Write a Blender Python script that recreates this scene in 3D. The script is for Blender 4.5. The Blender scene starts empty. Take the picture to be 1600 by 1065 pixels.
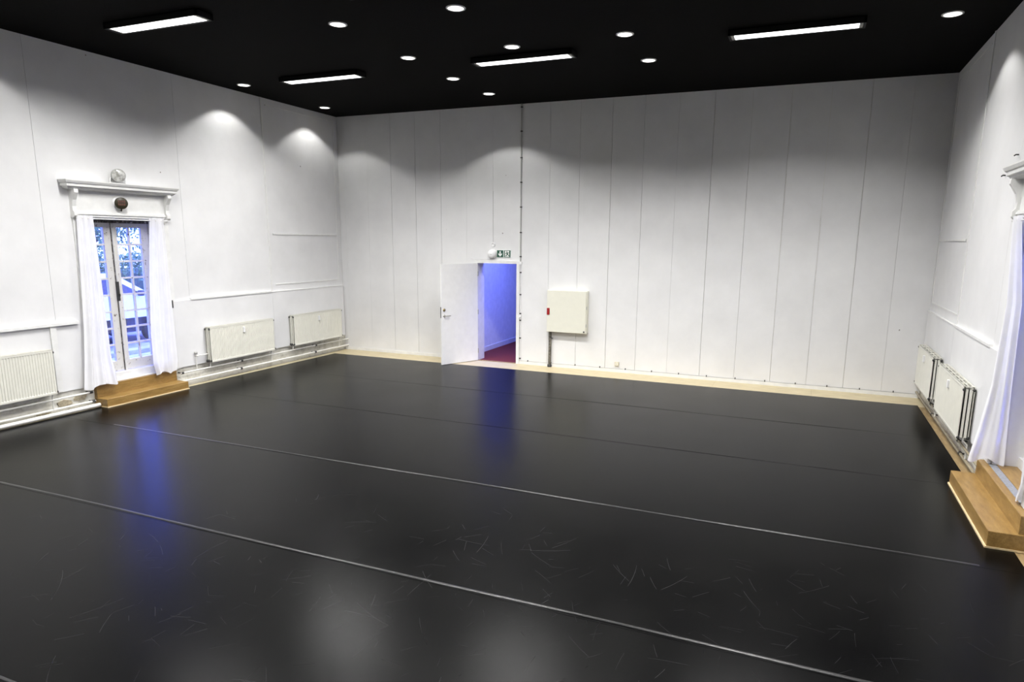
import bpy, math, random
from mathutils import Vector, Matrix
random.seed(7)
PI = math.pi
scene = bpy.context.scene
C = scene.collection

# ---------------------------------------------------------------- room numbers
W, H = 11.78, 5.163          # width (x) and height; back wall at y = 0, camera side at y < 0
YF = -16.0                   # wall behind the camera
WT = 0.42                    # side wall thickness

# ---------------------------------------------------------------- camera
yaw, pitch, roll = 0.3915, -0.19224, 0.01047
fpx, ppx, ppy = 1049.29, 21.775, 45.039
cam_d = bpy.data.cameras.new('camera'); cam = bpy.data.objects.new('camera', cam_d); C.objects.link(cam)
fw = Vector((-math.sin(yaw)*math.cos(pitch), math.cos(yaw)*math.cos(pitch), math.sin(pitch)))
rt = Vector((math.cos(yaw), math.sin(yaw), 0)); up = rt.cross(fw)
r2 = math.cos(roll)*rt + math.sin(roll)*up; u2 = -math.sin(roll)*rt + math.cos(roll)*up
M = Matrix((r2, u2, -fw)).transposed().to_4x4(); M.translation = Vector((9.858, -12.771, 2.572))
cam.matrix_world = M
cam_d.sensor_width = 36.0; cam_d.sensor_fit = 'HORIZONTAL'
cam_d.lens = fpx*36.0/1600.0
cam_d.shift_x = -ppx/1600.0; cam_d.shift_y = ppy/1600.0
cam_d.clip_start = 0.05; cam_d.clip_end = 200
scene.camera = cam

# ---------------------------------------------------------------- sky (overcast blue daylight against the lamps' white balance)
world = bpy.data.worlds.new('sky'); scene.world = world; world.use_nodes = True
bg = world.node_tree.nodes['Background']
bg.inputs[0].default_value = (0.15, 0.20, 1.0, 1); bg.inputs[1].default_value = 16.0
vs = scene.view_settings
vs.view_transform = 'Standard'; vs.look = 'None'; vs.gamma = 1.0; vs.exposure = 0.0; vs.use_curve_mapping = False
TUBE_W, DOWN_W, WASH_W = 142.0, 58.0, 40.0
TUBE_SPREAD = 145
def portal(name, loc, rot, sx, sy):          # guides sky light through a window opening
    l = bpy.data.lights.new(name, 'AREA'); l.shape = 'RECTANGLE'; l.size = sx; l.size_y = sy
    l.cycles.is_portal = True
    o = bpy.data.objects.new(name, l); C.objects.link(o); o.location = loc; o.rotation_euler = rot
    return o
portal('sky_portal', (-0.40, -5.36, 1.58), (0, -PI/2, 0), 2.6, 1.3)
portal('sky_portal', (W+0.40, -5.36, 1.58), (0, PI/2, 0), 2.6, 1.3)
portal('sky_portal', (4.6, 1.3, 3.42), (0, 0, 0), 2.0, 1.6)

# ---------------------------------------------------------------- materials
MATS = {}
def node_mat(name):
    m = bpy.data.materials.new(name); m.use_nodes = True; MATS[name] = m
    nt = m.node_tree; b = nt.nodes['Principled BSDF']
    return m, nt, b
def N(nt, typ, **kw):
    n = nt.nodes.new(typ)
    for k, v in kw.items(): setattr(n, k, v)
    return n
def noise(nt, vec, scale, detail=4, rough=.55):
    n = N(nt, 'ShaderNodeTexNoise'); n.inputs['Scale'].default_value = scale
    n.inputs['Detail'].default_value = detail; n.inputs['Roughness'].default_value = rough
    nt.links.new(vec, n.inputs['Vector']); return n.outputs['Fac']
def ramp(nt, fac, stops):
    r = N(nt, 'ShaderNodeValToRGB'); nt.links.new(fac, r.inputs[0])
    el = r.color_ramp.elements
    while len(el) < len(stops): el.new(0.5)
    for e, (p, c) in zip(el, stops): e.position = p; e.color = (*c, 1)
    return r.outputs[0]
def pos(nt):
    return N(nt, 'ShaderNodeNewGeometry').outputs['Position']
def mix(nt, fac, a, b):
    m = N(nt, 'ShaderNodeMix', data_type='RGBA')
    for s, v in ((m.inputs[0], fac), (m.inputs[6], a), (m.inputs[7], b)):
        if isinstance(v, (int, float)): s.default_value = v
        elif isinstance(v, tuple): s.default_value = (*v, 1)
        else: nt.links.new(v, s)
    return m.outputs[2]
def mth(nt, op, a, b=None, c=None):
    m = N(nt, 'ShaderNodeMath', operation=op)
    for s, v in zip(m.inputs, (a, b, c)):
        if v is None: continue
        if isinstance(v, (int, float)): s.default_value = v
        else: nt.links.new(v, s)
    return m.outputs[0]
def bump(nt, b, h, strength=.2, dist=.01):
    n = N(nt, 'ShaderNodeBump'); n.inputs['Strength'].default_value = strength; n.inputs['Distance'].default_value = dist
    nt.links.new(h, n.inputs['Height']); nt.links.new(n.outputs[0], b.inputs['Normal'])
def simple(name, col, rough=.5, metal=0, var=.06, scale=8, bmp=0, spec=.5):
    m, nt, b = node_mat(name); p = pos(nt)
    f = noise(nt, p, scale)
    c = ramp(nt, f, [(.3, tuple(x*(1-var) for x in col)), (.7, tuple(min(1, x*(1+var)) for x in col))])
    nt.links.new(c, b.inputs['Base Color']); b.inputs['Roughness'].default_value = rough
    b.inputs['Metallic'].default_value = metal; b.inputs['Specular IOR Level'].default_value = spec
    if bmp: bump(nt, b, noise(nt, p, scale*6), bmp, .004)
    return m
def emis(name, col, s):
    m, nt, b = node_mat(name); b.inputs['Base Color'].default_value = (.9, .9, .9, 1)
    f = noise(nt, pos(nt), 3); c = ramp(nt, f, [(.0, col), (1, col)])
    nt.links.new(c, b.inputs['Emission Color']); b.inputs['Emission Strength'].default_value = s
    return m

# painted wall boards: white paint with grey blotches, a few specks and scuffs
m, nt, b = node_mat('white_paint'); p = pos(nt)
c = ramp(nt, noise(nt, p, 1.6, 6, .6), [(.3, (.68, .68, .677)), (.7, (.75, .75, .747))])
vo = N(nt, 'ShaderNodeTexVoronoi'); vo.inputs['Scale'].default_value = 1.7; nt.links.new(p, vo.inputs['Vector'])
sp = mth(nt, 'LESS_THAN', vo.outputs['Distance'], .022)
sp = mth(nt, 'MULTIPLY', sp, mth(nt, 'GREATER_THAN', noise(nt, p, .9, 2), .52))
nt.links.new(mix(nt, sp, c, (.25, .23, .21)), b.inputs['Base Color'])
b.inputs['Roughness'].default_value = .55; b.inputs['Specular IOR Level'].default_value = .3
bump(nt, b, noise(nt, p, 60, 3), .08, .004)
# old plaster under the boards
m, nt, b = node_mat('old_plaster'); p = pos(nt)
c = ramp(nt, noise(nt, p, 6, 8, .7), [(.3, (.42, .40, .34)), (.5, (.68, .67, .60)), (.7, (.74, .73, .69))])
nt.links.new(c, b.inputs['Base Color']); b.inputs['Roughness'].default_value = .8; bump(nt, b, noise(nt, p, 14, 6), .5, .02)
# black ceiling boards
m, nt, b = node_mat('black_ceiling'); p = pos(nt)
c = ramp(nt, noise(nt, p, 30, 5, .8), [(.3, (.0035, .0035, .0035)), (.75, (.0075, .0075, .007))])
nt.links.new(c, b.inputs['Base Color']); b.inputs['Roughness'].default_value = .85; b.inputs['Specular IOR Level'].default_value = .04
bump(nt, b, noise(nt, p, 90, 2), .4, .01)
# vinyl dance mat with scratches
m, nt, b = node_mat('black_vinyl'); p = pos(nt)
base = ramp(nt, noise(nt, p, 1.1, 5, .6), [(.3, (.0012, .0012, .0014)), (.7, (.0030, .0030, .0029))])
grain = noise(nt, p, 160, 2)
def scratches(scale, ln, wd, seed, dens):
    off = N(nt, 'ShaderNodeVectorMath', operation='ADD'); nt.links.new(p, off.inputs[0]); off.inputs[1].default_value = (seed, seed*1.7, 0)
    v = N(nt, 'ShaderNodeTexVoronoi', voronoi_dimensions='2D'); v.inputs['Scale'].default_value = scale
    nt.links.new(off.outputs[0], v.inputs['Vector'])
    sub = N(nt, 'ShaderNodeVectorMath', operation='SUBTRACT'); nt.links.new(off.outputs[0], sub.inputs[0]); nt.links.new(v.outputs['Position'], sub.inputs[1])
    sep = N(nt, 'ShaderNodeSeparateColor'); nt.links.new(v.outputs['Color'], sep.inputs[0])
    ang = mth(nt, 'MULTIPLY', sep.outputs[0], 6.28)
    ca, sa = mth(nt, 'COSINE', ang), mth(nt, 'SINE', ang)
    s = N(nt, 'ShaderNodeSeparateXYZ'); nt.links.new(sub.outputs[0], s.inputs[0])
    u = mth(nt, 'ADD', mth(nt, 'MULTIPLY', s.outputs[0], ca), mth(nt, 'MULTIPLY', s.outputs[1], sa))
    w = mth(nt, 'SUBTRACT', mth(nt, 'MULTIPLY', s.outputs[1], ca), mth(nt, 'MULTIPLY', s.outputs[0], sa))
    w = mth(nt, 'ADD', w, mth(nt, 'MULTIPLY', mth(nt, 'MULTIPLY', u, u), .35))
    a = mth(nt, 'LESS_THAN', mth(nt, 'ABSOLUTE', u), mth(nt, 'MULTIPLY', sep.outputs[1], ln))
    c2 = mth(nt, 'LESS_THAN', mth(nt, 'ABSOLUTE', w), wd)
    d = mth(nt, 'GREATER_THAN', sep.outputs[2], dens)
    return mth(nt, 'MULTIPLY', mth(nt, 'MULTIPLY', a, c2), d)
sc = mth(nt, 'MAXIMUM', scratches(3.0, .17, .0014, 3.1, .2), scratches(5.0, .10, .0012, 11.3, .2))
sc = mth(nt, 'MAXIMUM', sc, scratches(1.5, .30, .0016, 5.7, .4))
sepp = N(nt, 'ShaderNodeSeparateXYZ'); nt.links.new(p, sepp.inputs[0])
mr = N(nt, 'ShaderNodeMapRange'); nt.links.new(sepp.outputs[1], mr.inputs[0])
mr.inputs[1].default_value = -6.4; mr.inputs[2].default_value = -7.6; mr.inputs[3].default_value = .03; mr.inputs[4].default_value = .55
dn = mth(nt, 'MULTIPLY', mr.outputs[0], ramp(nt, noise(nt, p, 1.7, 3), [(.4, (0, 0, 0)), (.6, (1, 1, 1))]))
sc = mth(nt, 'MULTIPLY', sc, dn)
nt.links.new(mix(nt, sc, base, (.045, .045, .047)), b.inputs['Base Color'])
rr = N(nt, 'ShaderNodeMapRange'); nt.links.new(noise(nt, p, 1.1, 2), rr.inputs[0])
rr.inputs[3].default_value = .21; rr.inputs[4].default_value = .28
nt.links.new(rr.outputs[0], b.inputs['Roughness']); b.inputs['Specular IOR Level'].default_value = .06
bump(nt, b, grain, .12, .003)
# woods
def wood(name, c1, c2, c3, sc=(1.2, 14, 14), rough=.4, speck=0):
    m, nt, b = node_mat(name); p = pos(nt)
    mp = N(nt, 'ShaderNodeMapping'); nt.links.new(p, mp.inputs[0]); mp.inputs['Scale'].default_value = sc
    f = noise(nt, mp.outputs[0], 2.0, 6, .6)
    c = ramp(nt, f, [(.3, c1), (.5, c2), (.7, c3)])
    if speck:
        c = mix(nt, ramp(nt, noise(nt, p, 120, 2, .8), [(.45, (0, 0, 0)), (.62, (.55, .55, .55))]), c, c1)
    nt.links.new(c, b.inputs['Base Color']); b.inputs['Roughness'].default_value = rough
    bump(nt, b, f, .12, .004); return m
wood('floor_wood', (.44, .37, .22), (.54, .46, .29), (.62, .54, .36), (2, 14, 14), .5)
wood('floor_wood_pale', (.40, .34, .22), (.50, .44, .30), (.58, .52, .37), (14, 2, 14), .5)
wood('floor_wood_side', (.20, .14, .07), (.30, .21, .10), (.40, .29, .14), (14, 2, 14), .5)
wood('step_wood', (.20, .115, .032), (.29, .175, .052), (.37, .235, .08), (12, 2, 12), .38, 1)
wood('step_edge', (.62, .47, .26), (.70, .55, .32), (.76, .62, .40), (12, 3, 12), .5)
simple('bounce_cut_grey', (.10, .10, .10), .7)
simple('seam_edge', (.011, .011, .0115), .3, var=.5, scale=3, spec=.4)
simple('bare_plaster', (.40, .35, .25), .85, var=.3, scale=25, bmp=.6)
simple('subfloor', (.30, .25, .17), .7)
simple('sill_grey', (.24, .25, .27), .6, var=.2, scale=40)
simple('white_trim', (.73, .73, .71), .4)
simple('radiator_enamel', (.72, .71, .63), .32, var=.03)
simple('radiator_cavity', (.20, .20, .18), .6)
simple('dark_plug', (.03, .03, .028), .5)
simple('pipe_white', (.76, .75, .70), .28, var=.05)
simple('pipe_brown', (.26, .22, .15), .35, var=.2)
simple('black_metal', (.008, .008, .008), .5, spec=.2)
simple('steel', (.55, .54, .50), .3, metal=1)
simple('brass', (.35, .28, .14), .35, metal=1)
simple('cream_enamel', (.72, .71, .61), .38, var=.02)
simple('red_plastic', (.30, .012, .012), .4)
simple('outlet_beige', (.60, .56, .44), .45)
simple('plastic_white', (.80, .80, .80), .35)
simple('sign_green', (.012, .075, .045), .4, var=.03)
simple('sign_white', (.82, .85, .82), .4)
simple('bell_brown', (.030, .025, .010), .45, var=.25, scale=60)
simple('bell_slot', (.11, .040, .025), .5)
simple('conduit_grey', (.42, .42, .40), .5)
simple('red_carpet', (.13, .010, .005), .85, var=.12, scale=30, bmp=.3)
simple('corridor_white', (.78, .78, .78), .6)
simple('door_paint', (.78, .78, .77), .42, var=.03)
m, nt, b = node_mat('peeling_paint'); p = pos(nt)          # window frames, paint worn to dark wood
c = ramp(nt, noise(nt, p, 13, 6, .7), [(.33, (.06, .045, .035)), (.37, (.40, .38, .34)), (.42, (.62, .61, .58))])
nt.links.new(c, b.inputs['Base Color']); b.inputs['Roughness'].default_value = .6; bump(nt, b, noise(nt, p, 22, 6, .75), .4, .006)
m, nt, b = node_mat('worn_shade_wood'); p = pos(nt)  # worn wood, blackened to paint in the shade at frame head and gaps
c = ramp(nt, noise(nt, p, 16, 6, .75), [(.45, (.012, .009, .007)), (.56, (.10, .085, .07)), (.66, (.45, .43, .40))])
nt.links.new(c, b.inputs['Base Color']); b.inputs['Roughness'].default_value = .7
m, nt, b = node_mat('rusty_pipe'); p = pos(nt)
c = ramp(nt, noise(nt, p, 26, 6, .75), [(.35, (.012, .011, .009)), (.5, (.13, .12, .095)), (.65, (.26, .24, .20))])
nt.links.new(c, b.inputs['Base Color']); b.inputs['Roughness'].default_value = .7
# clear panes
m, nt, b = node_mat('pane_glass')
tr = N(nt, 'ShaderNodeBsdfTransparent'); tr.inputs[0].default_value = (.93, .95, .96, 1)
gl = N(nt, 'ShaderNodeBsdfGlossy'); gl.inputs['Roughness'].default_value = .03
fr = N(nt, 'ShaderNodeFresnel'); mx = N(nt, 'ShaderNodeMixShader')
nt.links.new(fr.outputs[0], mx.inputs[0]); nt.links.new(tr.outputs[0], mx.inputs[1]); nt.links.new(gl.outputs[0], mx.inputs[2])
nt.links.new(mx.outputs[0], nt.nodes['Material Output'].inputs[0])
# curtain cloth lets some light through
m, nt, b = node_mat('curtain_cloth'); p = pos(nt)
c = ramp(nt, noise(nt, p, 4, 4), [(.3, (.82, .82, .84)), (.7, (.88, .88, .89))])
df = N(nt, 'ShaderNodeBsdfDiffuse'); tl = N(nt, 'ShaderNodeBsdfTranslucent'); mx = N(nt, 'ShaderNodeMixShader'); mx.inputs[0].default_value = .22
nt.links.new(c, df.inputs[0]); nt.links.new(c, tl.inputs[0]); nt.links.new(df.outputs[0], mx.inputs[1]); nt.links.new(tl.outputs[0], mx.inputs[2])
nt.links.new(mx.outputs[0], nt.nodes['Material Output'].inputs[0])
emis('tube_glow', (1, 1, 1), 3.0)
emis('lamp_glow', (1, .97, .88), 4.0)
m, nt, b = node_mat('lamp_lens'); b.inputs['Roughness'].default_value = .12; b.inputs['Specular IOR Level'].default_value = .8
c = ramp(nt, noise(nt, pos(nt), 14, 2), [(.4, (.30, .30, .27)), (.65, (.70, .70, .67))]); nt.links.new(c, b.inputs['Base Color'])
# outdoors
simple('leaf_green', (.10, .20, .07), .5, var=.5, scale=5)
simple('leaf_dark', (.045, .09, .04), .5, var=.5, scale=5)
simple('bark', (.08, .06, .045), .9, bmp=.5)
simple('paving', (.40, .40, .39), .8, var=.3, scale=3)
simple('asphalt', (.09, .09, .09), .85, var=.2, scale=10)
simple('car_white', (.80, .80, .80), .25)
simple('car_glass', (.02, .025, .03), .08)
simple('tyre', (.015, .015, .015), .8)

# ---------------------------------------------------------------- mesh helpers
class MB:
    def __init__(s): s.v = []; s.f = []; s.sm = []
    def add(s, vs, fs, smooth=False):
        o = len(s.v); s.v += [tuple(q) for q in vs]
        for f in fs: s.f.append(tuple(i+o for i in f)); s.sm.append(smooth)
        return s
    def box(s, x0, x1, y0, y1, z0, z1):
        x0, x1 = sorted((x0, x1)); y0, y1 = sorted((y0, y1)); z0, z1 = sorted((z0, z1))
        return s.add([(x0,y0,z0),(x1,y0,z0),(x1,y1,z0),(x0,y1,z0),(x0,y0,z1),(x1,y0,z1),(x1,y1,z1),(x0,y1,z1)],
              [(3,2,1,0),(4,5,6,7),(0,1,5,4),(1,2,6,5),(2,3,7,6),(3,0,4,7)])
    def cbox(s, x0, x1, y0, y1, z0, z1, c):      # box with chamfered edges
        x0, x1 = sorted((x0, x1)); y0, y1 = sorted((y0, y1)); z0, z1 = sorted((z0, z1))
        vs = []; idx = {}
        X, Y, Z = (x0, x1), (y0, y1), (z0, z1); sg = (1, -1)
        for i in (0, 1):
            for j in (0, 1):
                for k in (0, 1):
                    a, b_, d = X[i], Y[j], Z[k]; ia, jb, kd = a+sg[i]*c, b_+sg[j]*c, d+sg[k]*c
                    for t, q in enumerate(((a, jb, kd), (ia, b_, kd), (ia, jb, d))): idx[(i,j,k,t)] = len(vs); vs.append(q)
        g = lambda i, j, k, t: idx[(i, j, k, t)]
        fs = []
        for i in (0, 1): fs.append([g(i,0,0,0), g(i,1,0,0), g(i,1,1,0), g(i,0,1,0)])
        for j in (0, 1): fs.append([g(0,j,0,1), g(1,j,0,1), g(1,j,1,1), g(0,j,1,1)])
        for k in (0, 1): fs.append([g(0,0,k,2), g(1,0,k,2), g(1,1,k,2), g(0,1,k,2)])
        for j in (0, 1):
            for k in (0, 1): fs.append([g(0,j,k,1), g(1,j,k,1), g(1,j,k,2), g(0,j,k,2)])
        for i in (0, 1):
            for k in (0, 1): fs.append([g(i,0,k,0), g(i,1,k,0), g(i,1,k,2), g(i,0,k,2)])
        for i in (0, 1):
            for j in (0, 1): fs.append([g(i,j,0,0), g(i,j,1,0), g(i,j,1,1), g(i,j,0,1)])
        for i in (0, 1):
            for j in (0, 1):
                for k in (0, 1): fs.append([g(i,j,k,0), g(i,j,k,1), g(i,j,k,2)])
        cx, cy, cz = (x0+x1)/2, (y0+y1)/2, (z0+z1)/2; ctr = Vector((cx, cy, cz)); out = []
        for f in fs:
            a, b_, d = Vector(vs[f[0]]), Vector(vs[f[1]]), Vector(vs[f[2]])
            out.append(f if (b_-a).cross(d-a).dot(a-ctr) > 0 else f[::-1])
        return s.add(vs, out)
    def tube(s, pts, r, n=10, caps=True):
        pts = [Vector(q) for q in pts]; rings = []; m = len(pts); ref = None
        for i, q in enumerate(pts):
            t = (pts[min(i+1, m-1)] - pts[max(i-1, 0)]).normalized()
            if ref is None: ref = Vector((0, 0, 1)) if abs(t.z) < .9 else Vector((1, 0, 0))
            a = t.cross(ref).normalized(); b_ = t.cross(a); ref = -b_ if False else ref
            rr = r[i] if isinstance(r, (list, tuple)) else r
            rings.append([q + rr*(math.cos(2*PI*k/n)*a + math.sin(2*PI*k/n)*b_) for k in range(n)])
        vs = [q for g in rings for q in g]
        fs = [(i*n+k, i*n+(k+1) % n, (i+1)*n+(k+1) % n, (i+1)*n+k) for i in range(m-1) for k in range(n)]
        s.add(vs, [f[::-1] for f in fs], True)
        if caps: s.add(rings[0], [tuple(range(n))]); s.add(rings[-1], [tuple(range(n))[::-1]])
        return s
    def lathe(s, prof, ctr, ax, n=24):           # prof: (radius, distance along axis)
        ax = Vector(ax).normalized(); ref = Vector((0, 0, 1)) if abs(ax.z) < .9 else Vector((1, 0, 0))
        a = ax.cross(ref).normalized(); b_ = ax.cross(a); c = Vector(ctr)
        vs = [c + d*ax + rr*(math.cos(2*PI*k/n)*a + math.sin(2*PI*k/n)*b_) for rr, d in prof for k in range(n)]
        m = len(prof)
        return s.add(vs, [(i*n+k, i*n+(k+1) % n, (i+1)*n+(k+1) % n, (i+1)*n+k)[::-1] for i in range(m-1) for k in range(n)], True)
    def prism(s, poly, axis, a, b_):             # polygon in the two other axes (cyclic order), extruded from a to b
        def P(u, v, w): return {'x': (w, u, v), 'y': (u, w, v), 'z': (u, v, w)}[axis]
        n = len(poly); vs = [P(u, v, a) for u, v in poly] + [P(u, v, b_) for u, v in poly]
        fs = [tuple(range(n))[::-1], tuple(range(n, 2*n))] + [(i, (i+1) % n, n+(i+1) % n, n+i) for i in range(n)]
        return s.add(vs, fs)
    def grid(s, rows, smooth=True):
        n = len(rows[0]); vs = [q for g in rows for q in g]
        return s.add(vs, [(i*n+k, i*n+k+1, (i+1)*n+k+1, (i+1)*n+k) for i in range(len(rows)-1) for k in range(n-1)], smooth)
    def build(s, name, mat, parent=None, fix=True):
        me = bpy.data.meshes.new(name); off = Vector((0, 0, 0))
        if parent is not None and not parent.get('_local'):
            q = parent
            while q is not None: off += q.location; q = q.parent
        me.from_pydata([tuple(Vector(q)-off) for q in s.v], [], s.f)
        for pl, sm in zip(me.polygons, s.sm): pl.use_smooth = sm
        me.materials.append(MATS[mat]); me.validate()
        if fix:
            import bmesh
            bm = bmesh.new(); bm.from_mesh(me); bmesh.ops.recalc_face_normals(bm, faces=bm.faces); bm.to_mesh(me); bm.free()
        o = bpy.data.objects.new(name, me); C.objects.link(o)
        if parent is not None: o.parent = parent
        return o
def tag(o, label, cat=None, group=None, kind=None):
    o['label'] = label
    if cat: o['category'] = cat
    if group: o['group'] = group
    if kind: o['kind'] = kind
    return o
def thing(name, label, cat, loc=(0, 0, 0), group=None):
    o = bpy.data.objects.new(name, None); C.objects.link(o); o.location = loc; o.empty_display_size = .1
    return tag(o, label, cat, group)
def struct(name, label, loc=(0, 0, 0)):
    o = bpy.data.objects.new(name, None); C.objects.link(o); o.location = loc; o.empty_display_size = .1
    o['label'] = label; o['kind'] = 'structure'; return o
def sbox(name, label, mat, *boxes):
    mb = MB()
    for q in boxes: mb.box(*q)
    o = mb.build(name, mat); o['label'] = label; o['kind'] = 'structure'; return o
def dup(root, loc, label=None, rot=None):
    r = root.copy(); C.objects.link(r); r.location = loc
    if label: r['label'] = label
    if rot is not None: r.rotation_euler = rot
    for ch in root.children:
        c = ch.copy(); C.objects.link(c); c.parent = r
        for g in ch.children:
            d = g.copy(); C.objects.link(d); d.parent = c
    return r

# ================================================================ the shell
OP = (-5.99, -4.73); SILL, HEAD = 0.32, 2.82            # window openings in both side walls
DX0, DX1, DH = 3.47, 4.365, 2.07                        # door opening
fl = sbox('floor', 'light wooden floor showing round the edges of the black mats', 'subfloor', (-.02, W+.02, YF, .02, -.12, -.012))
mb = 0
def plank(x0, x1, y0, y1, mat): return MB().cbox(x0, x1, y0, y1, -.012, 0, .0015).build('plank', mat, fl)
xs = [0.0, 1.9, 3.40, 4.45, 6.2, 8.45, 10.1, W]
for a, b_ in zip(xs, xs[1:]):
    for y0, y1 in ((-.36, .02), (-.72, -.362)): plank(a+.001, b_-.001, y0, y1, 'floor_wood')
for a, b_ in ((-2.9, -.722), (-5.0, -2.902), (-7.4, -5.002), (-9.8, -7.402), (-12.4, -9.802), (YF, -12.402)):
    plank(0, .30, a, b_, 'floor_wood_pale'); plank(W-.30, W, a, b_, 'floor_wood_side')
ce = sbox('ceiling', 'black painted ceiling with recessed lamps', 'black_ceiling', (-WT, W+WT, YF-.3, .3, H, H+.2))
# back wall core + boards
wb = sbox('wall_back', 'white board-clad back wall with an open door', 'old_plaster',
          (-WT, DX0-.04, .02, .30, -.02, H), (DX1+.04, W+WT, .02, .30, -.02, H), (DX0-.04, DX1+.04, .02, .30, DH+.04, H))
seams = [0, .155, .77, 1.385, 1.995, 2.61, 3.215, 3.82, 4.43, 5.05, 5.66, 6.285, 6.89, 7.51, 8.13, 8.76, 9.39, 10.0, 10.6, 11.2, W]
strong = {1.385: .006, 1.995: .006, 2.61: .006, 5.05: .0045, 5.66: .004, 6.285: .006, 6.89: .0045, 8.13: .006, 8.76: .004, 9.39: .006, 10.0: .005, 10.6: .006, 11.2: .003}
for i, (a, b_) in enumerate(zip(seams, seams[1:])):
    ga, gb = strong.get(a, .002)/2, strong.get(b_, .002)/2
    q = MB(); lo, hi = DX0-.07, DX1+.07; a2, b2 = a+ga, b_-gb
    if b2 < lo or a2 > hi: q.box(a2, b2, 0, .021, .0, H)
    else:
        if a2 < lo: q.box(a2, lo, 0, .021, 0, H)
        if b2 > hi: q.box(hi, b2, 0, .021, 0, H)
        q.box(max(a2, lo), min(b2, hi), 0, .021, DH+.06, H)
    q.build('wall_board', 'white_paint', wb)
sbox('unseen_wall_front', 'unseen wall at the far side of the hall, dark grey to cut bounce light', 'bounce_cut_grey', (-WT, W+WT, YF-.3, YF, -.12, H))  # unseen wall; its dark grey is set to cut bounce light

def side_wall(name, label, flip):
    X = (lambda x: W-x) if flip else (lambda x: x)
    w = sbox(name, label, 'old_plaster', *[(X(-WT), X(-.02), a, b_, z0, z1) for a, b_, z0, z1 in
        ((YF-.3, OP[0], -.12, H), (OP[1], .30, -.12, H), (OP[0], OP[1], -.12, SILL-.02), (OP[0], OP[1], HEAD+.03, H))])
    def board(name, mat, *bs):
        q = MB()
        for x0, x1, y0, y1, z0, z1 in bs: q.box(X(x0), X(x1), y0, y1, z0, z1)
        return q.build(name, mat, w)
    g = .002
    for a, b_ in ((YF, -13.2), (-13.2, -11.0), (-11.0, -8.75), (-8.75, -6.52)): board('wall_board', 'white_paint', (-.021, 0, a+g, b_-g, 1.30, H))
    board('wall_board', 'white_paint', (-.021, 0, -6.52+g, -4.22-g, HEAD+.02, H), (-.021, 0, -6.52+g, OP[0]-.01, .32, HEAD+.02), (-.021, 0, OP[1]+.01, -4.22-g, .32, HEAD+.02))
    board('wall_board', 'white_paint', (-.021, 0, -4.22+g, -2.25-g, 1.46, H))
    board('wall_board', 'white_paint', (-.021, 0, -2.25+g, 0, 2.62, H)); board('wall_board', 'white_paint', (-.021, 0, -2.25+g, 0, 1.46, 2.616))
    # dado boards behind the radiators
    for a, b_ in ((-4.58, -2.27), (-2.27, -.03)): board('dado_board', 'white_paint', (-.021, .028, a+g, b_-g, .34, 1.48))
    board('dado_gap', 'dark_plug', (.0, .030, -4.605, -4.582, 1.37, 1.50))
    board('dado_board', 'white_paint', (-.021, .012, -9.4, -6.62, .35, 1.29)); board('dado_board', 'white_paint', (-.021, .010, -6.55, -6.22, .32, 1.29))
    board('dado_batten', 'white_trim', (-.021, .035, -6.63, -6.55, .33, 1.29))
    board('dado_ledge', 'white_trim', (-.021, .05, -9.4, -6.22, 1.285, 1.325)); board('dado_ledge', 'white_trim', (-.021, .042, -4.22, -2.29, 1.478, 1.508))
    board('dado_ledge', 'white_trim', (-.021, .034, -2.28, -.05, 1.478, 1.49))
    # raised frame strips on the corner panel
    for bx in ((0, .010, -2.14, -.14, 5.035, 5.055), (0, .012, -2.14, -.12, 2.605, 2.635), (0, .008, -2.14, -.13, 1.615, 1.635), (0, .008, -.15, -.13, 1.635, 5.055), (0, .010, -2.275, -2.235, 1.5, H)):
        board('panel_strip', 'white_trim', bx)
    # reveals of the opening
    board('reveal', 'white_paint', (-WT, -.021, OP[1]-.012, OP[1], SILL, HEAD)); board('reveal', 'white_paint', (-WT, -.021, OP[0], OP[0]+.012, SILL, HEAD))
    board('reveal', 'white_paint', (-WT, -.021, OP[0]+.012, OP[1]-.012, HEAD, HEAD+.03))
    return w
wl = side_wall('wall_left', 'white board-clad wall beside the tall curtained window', False)
rnd = random.Random(4)
for (ya, yb, za, zb) in ((-6.66, -6.40, .10, .20), (-6.40, -6.17, .13, .24), (-6.95, -6.70, .03, .10)):      # broken plaster below the dado
    n = 12; cy, cz = (ya+yb)/2, (za+zb)/2
    MB().prism([(cy+(yb-ya)/2*math.cos(2*PI*k/n)*rnd.uniform(.7, 1.1), cz+(zb-za)/2*math.sin(2*PI*k/n)*rnd.uniform(.7, 1.1)) for k in range(n)], 'x', -.021, -.021+rnd.uniform(.008, .02)).build('broken_plaster', 'bare_plaster', wl)
side_wall('wall_right', 'white board-clad wall beside the larger wooden step', True)
bb = sbox('baseboard_back', 'low white skirting along the back wall', 'white_trim', (0.02, DX0-.07, -.018, 0, 0, .062), (DX1+.07, W-.02, -.018, 0, 0, .062))

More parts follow.
